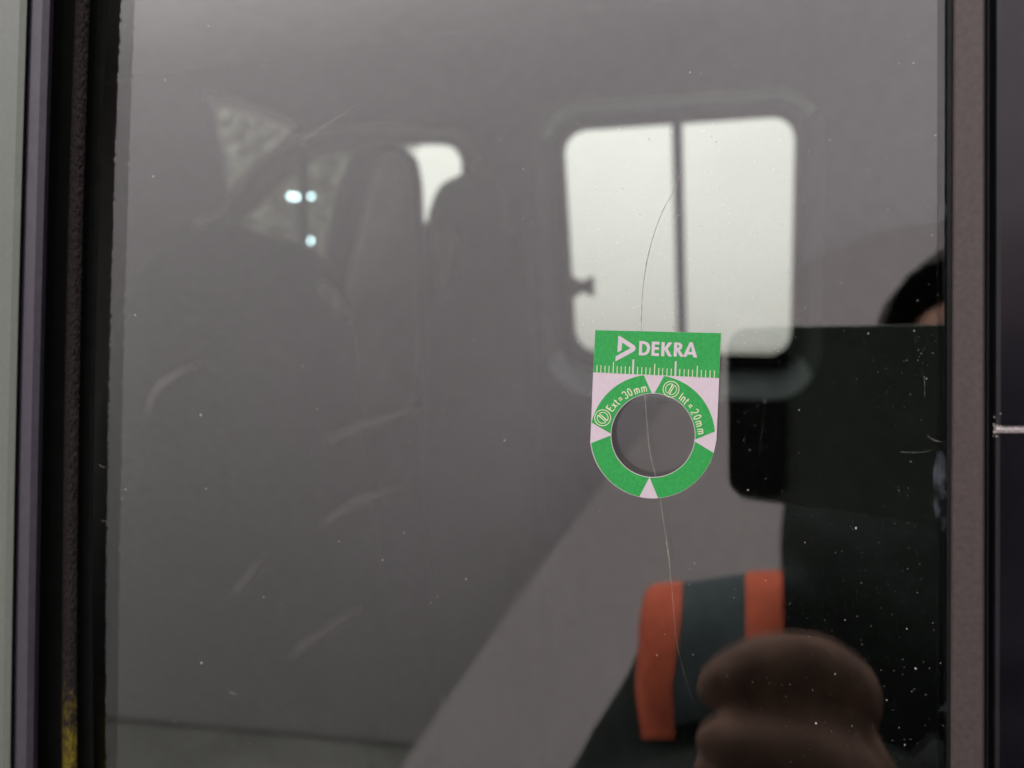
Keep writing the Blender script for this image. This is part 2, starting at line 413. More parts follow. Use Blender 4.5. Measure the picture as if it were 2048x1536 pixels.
for pts, ww in (([(604, 282), (640, 258), (680, 232), (721, 205)], 2.6), ([(580, 266), (604, 284), (622, 298)], 1.2),
                ([(866, 421), (874, 425), (884, 420), (890, 416)], 1.0), ([(799, 368), (803, 361), (810, 366)], 1.6),
                ([(482, 585), (492, 589), (500, 588)], 1.3), ([(641, 383), (649, 392)], 1.3), ([(729, 1076), (736, 1076), (741, 1069)], 1.5),
                ([(458, 1382), (468, 1388), (480, 1384)], 2.4), ([(203, 1040), (212, 1043), (226, 1042)], 1.4), ([(196, 928), (205, 934), (213, 935)], 1.2),
                ([(1540, 690), (1532, 790), (1522, 880), (1508, 990)], 0.15), ([(1800, 904), (1840, 905), (1868, 898)], 0.9), ([(1849, 750), (1849, 800)], 1.0),
                ([(1856, 872), (1868, 880), (1885, 884)], 1.8), ([(621, 487), (627, 494), (625, 504)], 1.5),
                ([(1345, 652), (1352, 662), (1364, 662)], 1.3)):
    crack("scratch", pts, ww, M_SCR, -0.00008, 0.3)
for o in [o for o in bpy.data.objects if o.name.startswith("scratch")]: pass
# water stain films
M_STAIN = film_mat("lime_stain", (0.45, 0.52, 0.62), 0.22, 330, 0.42, 0.72, (1, 1, .5))
def film(name, loop, m, y):
    bm = bmesh.new(); bm.faces.new([bm.verts.new(P(a, b, y)) for a, b in loop]); return bm_obj(name, bm, m, pane)
film("stain", smooth_loop([(1890, 885), (1897, 960), (1893, 1050), (1880, 1060), (1868, 1020), (1866, 950), (1874, 905)], 5), M_STAIN, -0.00005)
film("stain", smooth_loop([(1868, 425), (1882, 412), (1896, 410), (1897, 438), (1880, 440), (1845, 455), (1840, 450)], 5), M_STAIN, -0.00005)
film("stain", smooth_loop([(1872, 1412), (1885, 1406), (1898, 1408), (1898, 1424), (1880, 1422)], 5), M_STAIN, -0.00005)
# dust on the glass
M_DUST = mat("dust", (0.72, 0.70, 0.66), 0.95, spec=0)
bm = bmesh.new()
def dust(px, py, r, asp=1.0, y=None):
    fleck(bm, px, py, r, -0.00012 - random.random()*0.00004, asp, random.uniform(0, 3.14), random.choice((5, 6, 7)))
for k in range(900):
    px, py = random.uniform(215, 1888), random.uniform(0, 1536)
    r = 0.000042*math.exp(random.gauss(0, 0.45)); dust(px, py, r, random.uniform(1, 1.8))
for k in range(380):
    px, py = random.uniform(1450, 1888), random.uniform(560, 1536)
    r = 0.000040*math.exp(random.gauss(0, 0.4)); dust(px, py, r, random.uniform(1, 1.6))
for k in range(500):
    px, py = random.uniform(1140, 1580), random.uniform(245, 700)
    r = 0.000045*math.exp(random.gauss(0, 0.4)); dust(px, py, r, random.uniform(1, 2.2))
for k in range(45):
    dust(random.gauss(1205, 16), random.gauss(398, 8), random.uniform(.00002, .00005), 1.5)
for cx, cy_, n in ((650, 1090, 12), (850, 905, 14), (760, 1120, 10), (460, 1200, 10), (300, 1050, 6), (420, 340, 6), (1230, 690, 10), (1850, 700, 12), (1840, 740, 6)):
    for k in range(n): dust(random.gauss(cx, 28), random.gauss(cy_, 24), random.uniform(.00002, .00007), 1.5)
for px, py, r in ((417, 52, .00025), (306, 353, .00026), (1009, 881, .00022), (932, 1158, .00022), (855, 746, .0001), (403, 1326, .0003), (527, 1194, .0002),
                  (251, 979, .00018), (402, 830, .00032), (412, 978, .00018), (678, 1083, .0002), (765, 1120, .0002), (862, 1205, .00014), (875, 1194, .00012),
                  (1632, 1447, .00024), (1712, 1056, .00022), (1380, 145, .0002), (1215, 400, .00012), (1046, 437, .0001), (800, 250, .00012), (634, 818, .00012),
                  (1298, 278, .00018), (564, 1207, .0001), (350, 1443, .00016), (1864, 470, .00014), (1180, 790, .0001), (1690, 1240, .0001), (190, 420, .0001),
                  (162, 738, .0001), (1402, 147, .0001), (1413, 390, .00012), (1425, 546, .00014), (1300, 470, .0001), (330, 160, .00022), (270, 630, .00028)):
    dust(px, py, r, 1.3)
ds = bm_obj("dust", bm, M_DUST); tag(ds, "fine pale dust specks scattered on the window glass", "dust", kind='stuff')

# ============================================================ interior of the van
FY = 1.50
quad_open = [(1128, 264), (1590, 233), (1580, 710), (1154, 703)]     # bright opening
quad_seal = [(1098, 236), (1622, 200), (1610, 742), (1122, 738)]
quad_rim = [(1068, 208), (1650, 168), (1640, 800), (1095, 792)]
op = wrr(quad_open, 10); se = wrr(quad_seal, 14); ri = wrr(quad_rim, 17)
def q3(l, y): return [(p.x, p.z) for p in (P(a, b, y) for a, b in l)]
door_open = smooth_loop([(484, 455), (520, 410), (575, 352), (640, 314), (720, 296), (820, 289), (890, 289), (917, 308), (924, 345), (915, 470), (900, 600), (840, 610), (700, 545), (600, 502)], 5)
quarter = [(424, 202), (500, 218), (592, 250), (560, 285), (505, 335), (460, 400), (446, 330), (432, 260)]
fwall = filled("far_wall", [[(-2.9, -1.25), (1.9, -1.25), (1.9, 0.75), (-2.9, 0.75)], q3(ri, FY), q3(door_open, FY), q3(quarter, FY)], M_LIN,
       lambda u, v, f: Vector((u, FY if f else FY+0.015, v)), van)
# window frame: sloping rim, then dark seal with the opening
def loft(name, la, ya, lb, yb, m, parent):
    bm = bmesh.new()
    A = [bm.verts.new(P(x, y, ya)) for x, y in la]; B = [bm.verts.new(P(x, y, yb)) for x, y in lb]; n = len(A)
    for i in range(n): bm.faces.new((A[i], A[(i+1) % n], B[(i+1) % n], B[i]))
    return bm_obj(name, bm, m, parent, True)
wf = filled("window_frame", [q3(se, FY+.28), q3(op, FY+.28)], M_BLACK, lambda u, v, f: Vector((u, FY+.28 if f else FY+.284, v)), van)
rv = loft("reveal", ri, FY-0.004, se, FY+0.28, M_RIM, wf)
rv.data.materials.append(mat("lit_sill", (0.58, 0.68, 0.72), 0.8, 20, 0.08, spec=.2))  # window light painted into the rim: brighter copy for its lower faces
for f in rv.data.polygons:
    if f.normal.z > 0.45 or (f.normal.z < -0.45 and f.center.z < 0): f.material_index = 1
px_plate("mullion", [[(1343, 225), (1364, 224), (1374, 735), (1356, 735)]], FY+.272, FY+.2875, M_BLACK, wf)
px_plate("latch", [[(1100, 545), (1146, 553), (1164, 564), (1185, 552), (1186, 593), (1162, 583), (1146, 594), (1100, 600)]], FY+.25, FY+.278, M_BLACK, wf)
px_plate("pane", [wrr(quad_open, 5)], FY+.288, FY+.291, MPANE, wf)
fd = px_plate("pane", [door_open], FY+.017, FY+.019, MPANE, fwall)
px_plate("pillar_bar", [[(598, 280), (612, 280), (612, 560), (600, 560)]], FY-0.006, FY+.0145, M_BLACK, fwall)
# pale weather strip round the far front door
bm = bmesh.new(); tube(bm, [P(a, b, FY-.02) for a, b in [tuple(v) for v in smooth_line([(395, 450), (440, 430), (470, 390), (520, 330), (580, 288), (660, 265), (760, 258), (860, 262), (925, 275), (955, 330)], 8)]], 0.012, 8)
bm_obj("door_seal", bm, mat("pale_seal", (0.40, 0.37, 0.36), .7), van)
# shell
bm = bmesh.new(); box_bm(bm, -3.3, 3.1, 0.0095, FY+.3, 1.10, 1.14); bm_obj("roof_panel", bm, M_BODY, van)
bm = bmesh.new(); box_bm(bm, -2.9, 1.9, 0.0095, FY+.3, 0.75, 0.80); bm_obj("roof", bm, M_HEAD, van)
bm = bmesh.new(); box_bm(bm, -2.9, 1.9, 0.0095, FY+.3, -1.30, -1.25); bm_obj("floor", bm, M_LIN, van)
bm = bmesh.new(); box_bm(bm, 1.9, 1.95, 0.0095, FY+.1, -1.30, 0.8); bm_obj("rear_wall", bm, M_LIN, van)
# windscreen end: wall with the screen opening
bm = bmesh.new(); box_bm(bm, -2.95, -2.9, 0.0095, FY+.3, -1.30, -0.25); bm_obj("front_wall", bm, M_LIN, van)
bm = bmesh.new(); box_bm(bm, -2.93, -2.925, 0.0095, FY+.3, -0.249, 0.749); bm_obj("windscreen", bm, MPANE, van)
# seats
def seat(outl, y, th, m, hr=None):
    s = pillow("seat", smooth_loop(outl, 5), y, th, m, van)
    if hr: pillow("headrest", smooth_loop(hr, 5), y-.02, th*.7, m, s)
    return s
seat([(705, 320), (760, 296), (815, 300), (838, 340), (842, 500), (840, 760), (850, 1100), (870, 1500), (600, 1500), (620, 1000), (640, 700), (665, 480)], 1.15, 0.09, M_SEAT2)
seat([(862, 440), (960, 440), (1030, 460), (1060, 560), (1075, 900), (1090, 1500), (840, 1500), (845, 900), (846, 620), (846, 480)], 1.35, 0.10, M_SEAT,
     [(905, 362), (960, 345), (1005, 370), (1015, 440), (985, 500), (915, 500), (872, 470), (862, 450), (868, 420), (882, 385)])
seat([(330, 520), (430, 455), (540, 470), (640, 510), (690, 620), (720, 900), (740, 1536), (180, 1560), (215, 1000), (260, 700)], 0.8, 0.14, M_SEAT)

last_seat = [o for o in bpy.data.objects if o.name.startswith("seat")][-1]
M_HILITE = mat("seat_highlight", (0.85, 0.83, 0.82), .5)  # cabin highlights put in as pale tubes over the front seat
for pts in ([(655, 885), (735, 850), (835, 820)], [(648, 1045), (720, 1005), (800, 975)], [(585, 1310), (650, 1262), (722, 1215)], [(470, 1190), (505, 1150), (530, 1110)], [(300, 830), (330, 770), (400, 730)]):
    bm = bmesh.new(); tube(bm, smooth_line([P(a, b, .655) for a, b in pts], 6), lambda t: .0055*math.sin(math.pi*(.12+.8*t)), 8); bm_obj("highlight_strip", bm, M_HILITE, last_seat, True)
pillow("slit_light", smooth_loop([(868, 462), (896, 455), (912, 475), (910, 530), (896, 590), (882, 588), (876, 530)], 3), 1.20, .02, mat("pale_slit_light", (.8, .8, .8), .7), van)  # pale solid standing in for dim light seen through the headrest gap
pillow("pillar_trim", smooth_loop([(765, 318), (815, 322), (834, 420), (838, 600), (832, 800), (740, 850), (655, 870), (672, 720), (700, 560), (735, 420)], 5), 1.03, .03, mat("grey_pillar_trim", (.60, .57, .57), .8, 20, .1), van)
bm = bmesh.new(); tube(bm, [P(a, b, FY-.04) for a, b in ((420, 198), (480, 212), (540, 232), (596, 252))], .016, 8); bm_obj("sun_visor", bm, mat("pale_visor", (.6, .59, .56), .7), van)
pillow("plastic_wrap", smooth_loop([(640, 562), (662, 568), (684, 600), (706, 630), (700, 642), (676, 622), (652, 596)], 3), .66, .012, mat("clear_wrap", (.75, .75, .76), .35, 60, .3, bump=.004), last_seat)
# ============================================================ outside, beyond the far side
M_LEAF = mat("hedge_leaf", (0.24, 0.25, 0.19), 0.8, 4, 0.4)
bm = bmesh.new()
hx0, hx1 = P(200, 400, 7).x, P(735, 400, 7).x
for k in range(60000):
    x = random.uniform(hx0, hx1); z = random.uniform(GZ, 4.4+0.5*noise.noise(Vector((x*.8, 0, 0)))); y = 7.6 + random.gauss(0, .35)
    s = random.uniform(.035, .08); u = Vector((random.gauss(0, 1), random.gauss(0, 1), random.gauss(0, 1))).normalized(); v = u.orthogonal().normalized()
    c = Vector((x, y, z)); bm.faces.new([bm.verts.new(c+u*s), bm.verts.new(c+v*s*.6), bm.verts.new(c-u*s), bm.verts.new(c-v*s*.6)])
hd = bm_obj("hedge", bm, M_LEAF); tag(hd, "grey-green tall hedge seen through the far front window", "hedge")
M_HOUS = mat("lamp_housing", (0.06, 0.06, 0.065), .5)
def emis(name, col, s):
    m = bpy.data.materials.new(name); m.use_nodes = True; b = m.node_tree.nodes['Principled BSDF']
    b.inputs['Emission Color'].default_value = (*col, 1); b.inputs['Emission Strength'].default_value = s
    b.inputs['Base Color'].default_value = (.8, .8, .8, 1); return m
M_LAMP = emis("lamp_light", (0.62, 0.86, 1.0), 14)
def lamp(px, py, label, s=1.0):
    y = 4.2; c = P(px, py, y); r = empty("lamp", (c.x, c.y, GZ))
    bm = bmesh.new(); tube(bm, [Vector((c.x, c.y+.05, GZ)), Vector((c.x, c.y+.05, c.z))], .012, 8); bm_obj("post", bm, M_HOUS, r)
    d = (CC - c).normalized()
    bm = bmesh.new(); tube(bm, [c - d*.06, c - d*.002], .026, 16); bm_obj("housing", bm, M_HOUS, r, False)
    bm = bmesh.new(); bmesh.ops.create_uvsphere(bm, u_segments=12, v_segments=8, radius=.016*s); bmesh.ops.translate(bm, verts=bm.verts, vec=c); bm_obj("bulb", bm, M_LAMP, r, True)
    tag(r, label, "lamp", "small lit lamps before the hedge")
lamp(583, 393, "small lit lamp, leftmost of the upper row beyond the far front window")
lamp(594, 394, "small lit lamp, middle of the upper row beside the window bar")
lamp(623, 393, "small lit lamp at upper right, just past the window bar", .75)
lamp(620, 482, "small lit lamp standing alone below the others")

# ============================================================ pale van parked behind the photographer
M_VP = mat("pale_van_paint", (0.78, 0.71, 0.725), 0.85, 3, 0.03, spec=.2)
VYN, VYF = 1.25, 2.15
pv = empty("parked_van", (1.0, -1.9, GZ))
prof_px = [(800, 1536), (905, 1385), (1010, 1232), (1125, 1075), (1225, 945), (1340, 800), (1440, 675), (1540, 580), (1640, 510), (1760, 462), (1890, 440), (2100, 425)]
prof = [(p.x, p.z) for p in (M(a, b, VYN) for a, b in prof_px)]
z0 = GZ + 0.22; zr_ = prof[-1][1]; x_end = 2.4
loop = [(prof[0][0]+.03, z0), (prof[0][0]-.01, z0+.08)] + prof + [(x_end-.1, zr_), (x_end, zr_-.12), (x_end, z0)]
body = filled("body", [loop], M_VP, lambda u, v, f: Vector((u, -VYN if f else -VYF, v)), pv)
def side_plate(name, l, m, d=0.006):
    return filled(name, [l], m, lambda u, v, f: Vector((u, -VYN+d if f else -VYN-0.01, v)), pv)
M_DG = mat("dark_van_glass", (0.02, 0.02, 0.022), .06, spec=.6)
side_plate("front_door_window", [(p.x, p.z) for p in (M(a, b, VYN) for a, b in smooth_loop([(1600, 960), (1600, 800), (1640, 720), (1800, 700), (1880, 700), (1885, 960)], 4))], M_DG)
side_plate("door_seam", [(1.48, z0+.1), (1.49, z0+.1), (1.49, zr_-.2), (1.48, zr_-.2)], M_BLACK, .003)
side_plate("sill_trim", [(prof[0][0]+.7, z0), (1.5, z0), (1.5, z0+.1), (prof[0][0]+.7, z0+.1)], M_BLACK, .02)
def wheel(x, y):
    c = Vector((x, y, GZ+.31)); bm = bmesh.new(); tube(bm, [c+Vector((0, -.1, 0)), c+Vector((0, -.08, 0)), c+Vector((0, .08, 0)), c+Vector((0, .1, 0))], lambda t: .29 if t in (0, 1) else .31, 40)
    wo = bm_obj("wheel", bm, M_RUB, pv); bm = bmesh.new(); tube(bm, [c+Vector((0, -.104, 0)), c+Vector((0, .104, 0))], .2, 32)
    bm_obj("rim", bm, mat("rim_alloy", (.5, .5, .5), .35, metal=.8), wo)
for wx in (prof[0][0]+.6, 1.9):
    for wy in (-VYN-.1, -VYF+.1): wheel(wx, wy)
bm = bmesh.new(); box_bm(bm, prof[0][0]-.02, prof[0][0]+.2, -VYN-.45, -VYN-.15, z0+.06, z0+.14, .03, 3); bm_obj("headlight", bm, mat("lens", (.6, .62, .65), .1), pv)
tag(pv, "pale grey parked van with sloping nose reflected behind the photographer", "van")

# ============================================================ the photographer's phone
def camspace(x, y, z): return CC + CR*x + CU*y - CF*z
def cam_slab(name, x0, y0, x1, y1, z0_, z1_, r, m, parent=None, bev=0.0008):
    o = filled(name, [rrect(x0, y0, x1, y1, r)], m, lambda u, v, f: camspace(u, v, z0_ if f else z1_), parent)
    b = o.modifiers.new("b", 'BEVEL'); b.width = bev; b.segments = 3; b.limit_method = 'ANGLE'; return o
ph = empty("smartphone", tuple(camspace(.06, -.03, .006)))
tag(ph, "dark green smartphone held sideways, reflected right of the sticker", "smartphone")
M_PH = mat("dark_green_phone", (0.20, 0.235, 0.20), 0.5, 60, .1)
cam_slab("body", -0.0165, -0.074, 0.150, 0.008, 0.0032, 0.0115, .010, M_PH, ph)
cam_slab("camera_island", -0.0150, -0.071, 0.011, 0.0065, 0.0015, 0.0034, .008, mat("island_black", (.004, .004, .004), .35), ph, .0004)
for yy in (-0.022, -0.044):
    bm = bmesh.new(); tube(bm, [camspace(-.001, yy, .0036), camspace(-.001, yy, .0008)], .0062, 28); bm_obj("lens", bm, mat("lens_glass", (.004, .004, .006), .12), ph)

# ============================================================ the photographer
M_SKIN = mat("skin", (0.42, 0.235, 0.17), 0.6, 70, .22, bump=.0012)
M_HAIR = mat("dark_hair", (0.016, 0.013, 0.011), 0.7, 150, .3, bump=.002)
M_JAC = mat("dark_green_jacket", (0.011, 0.019, 0.015), 0.85, 25, .3, bump=.004)
M_TRO = mat("dark_trousers", (0.02, 0.022, 0.028), 0.9, 30, .2)
M_ORA = mat("orange_band", (1.0, 0.20, 0.10), 0.8, 120, .08)
M_GRB = mat("grey_panel", (0.085, 0.115, 0.12), 0.8, 60, .12)
def skin_mesh(name, nodes, edges, root, m, parent=None, sub=3, sm=True):
    me = bpy.data.meshes.new(name); me.from_pydata([n[0] for n in nodes], edges, [])
    o = bpy.data.objects.new(name, me); scene.collection.objects.link(o)
    md = o.modifiers.new("skin", 'SKIN'); md.use_smooth_shade = True
    for i, n in enumerate(nodes):
        r = n[1] if isinstance(n[1], tuple) else (n[1], n[1]); me.skin_vertices[0].data[i].radius = r
        me.skin_vertices[0].data[i].use_root = (i == root)
    sb = o.modifiers.new("s", 'SUBSURF'); sb.levels = sub; sb.render_levels = sub
    dg = bpy.context.evaluated_depsgraph_get(); dg.update()
    me2 = bpy.data.meshes.new_from_object(o.evaluated_get(dg)); bpy.data.objects.remove(o)
    o = link(name, me2, m, None, sm)
    if parent: keep(o, parent)
    return o
head_c = M(1972, 775, .55)
person = empty("person", (head_c.x, head_c.y-.06, GZ))
tag(person, "person in dark green jacket with orange bands, reflected while taking the picture", "person")
px_, py_ = head_c.x, head_c.y-.04
sh_l = M(1420, 1320, .50); el_l = M(1240, 1690, .46); ha = M(1640, 1440, .17); wr_l = M(1765, 1690, .20)
sh_r = Vector((px_+.19, py_-.03, head_c.z-.24)); el_r = Vector((px_+.26, py_+.06, head_c.z-.46)); wr_r = camspace(.20, -.085, .03)
chest = Vector((px_, py_-.04, head_c.z-.32)); neck = Vector((px_, py_-.02, head_c.z-.17))
belly = Vector((px_, py_-.06, head_c.z-.55)); hip = Vector((px_, py_-.06, head_c.z-.80))
sh_lb = Vector((px_-.19, py_-.03, head_c.z-.27))
nodes = [(hip, (.13, .10)), (belly, (.13, .10)), (chest, (.15, .10)), (neck, .05), (head_c+Vector((0, 0, -.07)), .062), (head_c+Vector((0, 0, .02)), (.074, .088)), (head_c+Vector((0, -.005, .085)), .055),
         (sh_lb, .055), (el_l, .042), (wr_l, .028), (sh_r, .055), (el_r, .042), (wr_r, .028)]
edges = [(0, 1), (1, 2), (2, 3), (3, 4), (4, 5), (5, 6), (2, 7), (7, 8), (8, 9), (2, 10), (10, 11), (11, 12)]
n0 = len(nodes)
for s in (-1, 1):
    k = len(nodes); h2 = hip+Vector((s*.09, 0, -.06)); nodes += [(h2, .085), (Vector((h2.x, h2.y+.02, GZ+.5)), .06), (Vector((h2.x, h2.y, GZ+.09)), .042), (Vector((h2.x, h2.y+.14, GZ+.04)), .035)]
    edges += [(0, k), (k, k+1), (k+1, k+2), (k+2, k+3)]
body_p = skin_mesh("body", nodes, edges, 0, M_SKIN, person, 2)
# hair: a cap over the crown
bm = bmesh.new(); bmesh.ops.create_uvsphere(bm, u_segments=40, v_segments=28, radius=1)
for v in bm.verts:
    q = v.co.copy(); rr = 1 + .03*noise.noise(q*6)
    v.co = Vector((q.x*.085*rr, q.y*.104*rr-.008, q.z*.095*rr+.032)) + head_c
bmesh.ops.delete(bm, geom=[v for v in bm.verts if (v.co-head_c).y > .015 and (v.co-head_c).z < .10 or (v.co-head_c).z < -.03], context='VERTS')
bm_obj("hair", bm, M_HAIR, person, True)
# jacket: torso, left sleeve bent towards the glass, raised right sleeve - grown into one surface
def solid(outline, yv, th, **k):
    o = pillow("tmp_solid", outline, yv, th, M_JAC, None, True, 12, **k); return o
parts_ = [solid(smooth_loop([(1562, 1040), (1559, 1170), (1560, 1400), (1566, 1650), (1580, 1900), (1980, 1940), (2380, 1900), (2420, 1500), (2420, 1150), (2330, 1020), (2150, 975), (1800, 955), (1650, 965), (1580, 985)], 4), .57, .13),
          solid(smooth_loop([(1290, 1176), (1330, 1172), (1430, 1166), (1530, 1160), (1590, 1165), (1640, 1300), (1640, 1480), (1560, 1640), (1380, 1760), (1130, 1780), (1020, 1740), (1085, 1640), (1150, 1536), (1228, 1390), (1276, 1300), (1280, 1230)], 4), .50, .075)]
bm = bmesh.new()
for o in parts_:
    bm.from_mesh(o.data); bpy.data.objects.remove(o)
tube(bm, smooth_line([sh_r, el_r, wr_r+(el_r-wr_r)*.18], 8), lambda t: .085-.035*t, 16)
tube(bm, smooth_line([el_l, el_l*.5+wr_l*.5, wr_l, wr_l*.35+M(1735, 1575, .192)*.65], 6), lambda t: .062-.020*t, 16)
tube(bm, [neck+Vector((0, -.01, -.10)), neck+Vector((0, -.01, .01))], .078, 20)
bmesh.ops.recalc_face_normals(bm, faces=bm.faces)
me = bpy.data.meshes.new("jt"); bm.to_mesh(me); bm.free(); tmp = bpy.data.objects.new("jt", me); scene.collection.objects.link(tmp)
rm = tmp.modifiers.new("r", 'REMESH'); rm.mode = 'VOXEL'; rm.voxel_size = 0.008; rm.use_smooth_shade = True
sm_ = tmp.modifiers.new("s", 'SMOOTH'); sm_.factor = .5; sm_.iterations = 4
dg = bpy.context.evaluated_depsgraph_get(); dg.update()
me2 = bpy.data.meshes.new_from_object(tmp.evaluated_get(dg)); bpy.data.objects.remove(tmp)
me2.materials.clear()
jacket = link("jacket", me2, M_JAC, None, True); keep(jacket, person)
for v in jacket.data.vertices:
    q = v.co; d = noise.noise(Vector((q.x*9+q.z*5, q.y*9, q.z*4-q.x*3)))*.008 + noise.noise(q*24)*.003; v.co = q + v.normal*d
tn = [(hip, (.15, .12)), (hip+Vector((-.1, 0, -.1)), .1), (Vector((hip.x-.1, hip.y+.02, GZ+.5)), .08), (Vector((hip.x-.1, hip.y, GZ+.1)), .07),
      (hip+Vector((.1, 0, -.1)), .1), (Vector((hip.x+.1, hip.y+.02, GZ+.5)), .08), (Vector((hip.x+.1, hip.y, GZ+.1)), .07)]
skin_mesh("trousers", tn, [(0, 1), (1, 2), (2, 3), (0, 4), (4, 5), (5, 6)], 0, M_TRO, person, 2)
def inside(x, y, poly):
    c = False; j = len(poly)-1
    for i in range(len(poly)):
        xi, yi = poly[i]; xj, yj = poly[j]
        if (yi > y) != (yj > y) and x < (xj-xi)*(y-yi)/(yj-yi)+xi: c = not c
        j = i
    return c
def cloth_patch(name, poly, m, off):
    me = jacket.data; bm = bmesh.new(); bm.from_mesh(me)
    bmesh.ops.recalc_face_normals(bm, faces=bm.faces)
    eye = Vector((0, D, 0)); n = len(poly)
    x0, x1 = min(p[0] for p in poly)-60, max(p[0] for p in poly)+60
    y0, y1 = min(p[1] for p in poly)-60, max(p[1] for p in poly)+60
    kill = [f for f in bm.faces if not (x0 < invM(f.calc_center_median())[0] < x1 and y0 < invM(f.calc_center_median())[1] < y1) or f.normal.y < -.35]
    bmesh.ops.delete(bm, geom=kill, context='FACES')
    for i in range(n):
        a = M(*poly[i], .5); b = M(*poly[(i+1) % n], .5)
        bmesh.ops.bisect_plane(bm, geom=bm.verts[:]+bm.edges[:]+bm.faces[:], plane_co=eye, plane_no=(a-eye).cross(b-eye).normalized())
    kill = [f for f in bm.faces if not inside(*invM(f.calc_center_median()), poly)]
    bmesh.ops.delete(bm, geom=kill, context='FACES')
    seen, best = set(), []            # keep the one connected piece
    for v in bm.verts:
        if v in seen: continue
        st_, isl = [v], [v]; seen.add(v)
        while st_:
            for e in st_.pop().link_edges:
                for q in e.verts:
                    if q not in seen: seen.add(q); st_.append(q); isl.append(q)
        if len(isl) > len(best): best = isl
    bs_ = set(best); bmesh.ops.delete(bm, geom=[v for v in bm.verts if v not in bs_], context='VERTS')
    bm.normal_update()
    for v in bm.verts: v.co += v.normal*off
    return bm_obj(name, bm, m, jacket, True)
cloth_patch("orange_band", [(1262, 1150), (1366, 1150), (1362, 1250), (1344, 1370), (1350, 1478), (1288, 1480), (1276, 1380), (1283, 1280)], M_ORA, .003)
cloth_patch("orange_band", [(1493, 1150), (1563, 1150), (1562, 1420), (1488, 1420)], M_ORA, .003)
cloth_patch("grey_panel", [(1366, 1150), (1493, 1150), (1488, 1420), (1350, 1450), (1346, 1370), (1363, 1250)], M_GRB, .0025)
# the fist near the glass: palm plus five curled fingers
def finger(pts, rads):
    return [(M(*p), r) for p, r in zip(pts, rads)]
hn = [(wr_l, .030), (M(1700, 1590, .19), .026), (M(1645, 1490, .184), .027)]
he = [(0, 1), (1, 2)]
def addf(pts, rads):
    k = len(hn); hn.extend(finger(pts, rads)); he.append((2, k))
    for i in range(len(pts)-1): he.append((k+i, k+i+1))
hand = skin_mesh("hand", hn, he, 1, M_SKIN, body_p, 2)
for pts, rads in (([(1690, 1480, .186), (1722, 1380, .172), (1640, 1322, .156), (1530, 1318, .148), (1450, 1352, .148), (1412, 1398, .158)], (.0120, .0120, .0118, .0112, .0100, .0080)),
                  ([(1690, 1510, .184), (1690, 1430, .170), (1590, 1398, .156), (1490, 1402, .152), (1452, 1432, .160)], (.0115, .0112, .0105, .0098, .0080)),
                  ([(1670, 1540, .178), (1600, 1530, .156), (1460, 1520, .150), (1405, 1555, .165)], (.0120, .0115, .0105, .0085)),
                  ([(1690, 1590, .178), (1590, 1600, .158), (1460, 1605, .152), (1420, 1640, .165)], (.0110, .0105, .0095, .0080)),
                  ([(1730, 1590, .174), (1690, 1530, .152), (1570, 1492, .138), (1450, 1476, .136), (1392, 1500, .142)], (.0145, .0130, .0108, .0106, .0082))):
    nn = finger(pts, rads); skin_mesh("finger", nn, [(i, i+1) for i in range(len(nn)-1)], 0, M_SKIN, hand, 2)
# right hand gripping the far end of the phone
gn = [(wr_r, .028), (camspace(.165, -.075, .026), .024)]
gh = skin_mesh("hand", gn, [(0, 1)], 0, M_SKIN, body_p, 2)
for i in range(4):
    x = .160-.016*i
    skin_mesh("finger", [(camspace(x, -.078, .024), .009), (camspace(x, -.087, .008), .009), (camspace(x-.002, -.070, -.004), .0085), (camspace(x-.004, -.050, -.0045), .007)], [(0, 1), (1, 2), (2, 3)], 0, M_SKIN, gh, 1)

# ---- body: trunk, limbs, hands, fingers and face grown into one continuous surface
def ball_bm(c, r, sc=(1, 1, 1), mi=0, bm=None):
    g_ = bmesh.ops.create_uvsphere(bm, u_segments=20, v_segments=14, radius=1)
    for v in g_['verts']:
        v.co = Vector((v.co.x*r*sc[0], v.co.y*r*sc[1], v.co.z*r*sc[2])) + c
        for f in v.link_faces: f.material_index = mi
bm = bmesh.new()
flesh = [o for o in bpy.data.objects if o.type == 'MESH' and (o == body_p or o.name.split(".")[0] in ("hand", "finger"))]
for o in flesh: bm.from_mesh(o.data)
for o in [o for o in flesh]: bpy.data.objects.remove(o)
for s_ in (-1, 1): ball_bm(head_c+Vector((s_*.080, -.005, -.01)), .03, (.3, .6, 1), 0, bm)
ball_bm(head_c+Vector((0, .092, -.03)), .016, (.8, 1, 1.5), 0, bm)
me = bpy.data.meshes.new("bt"); bm.to_mesh(me); bm.free(); tmp = bpy.data.objects.new("bt", me); scene.collection.objects.link(tmp)
rm = tmp.modifiers.new("r", 'REMESH'); rm.mode = 'VOXEL'; rm.voxel_size = 0.0028; rm.use_smooth_shade = True
sm_ = tmp.modifiers.new("s", 'SMOOTH'); sm_.factor = .5; sm_.iterations = 3
dg = bpy.context.evaluated_depsgraph_get(); dg.update()
me2 = bpy.data.meshes.new_from_object(tmp.evaluated_get(dg)); bpy.data.objects.remove(tmp)
bm = bmesh.new(); bm.from_mesh(me2)
for f in bm.faces: f.material_index = 0
for s_ in (-1, 1): ball_bm(head_c+Vector((s_*.032, .076, 0)), .012, (1, 1, 1), 1, bm)
ball_bm(head_c+Vector((0, .080, -.067)), .022, (1.1, .4, .3), 2, bm)
for f in bm.faces: f.smooth = True
me3 = bpy.data.meshes.new("body"); bm.to_mesh(me3); bm.free(); bpy.data.meshes.remove(me2)
for m_ in (M_SKIN, mat("eye_white", (.6, .6, .58), .2), mat("lips", (.3, .1, .09), .5)): me3.materials.append(m_)
body_p = bpy.data.objects.new("body", me3); scene.collection.objects.link(body_p); keep(body_p, person)

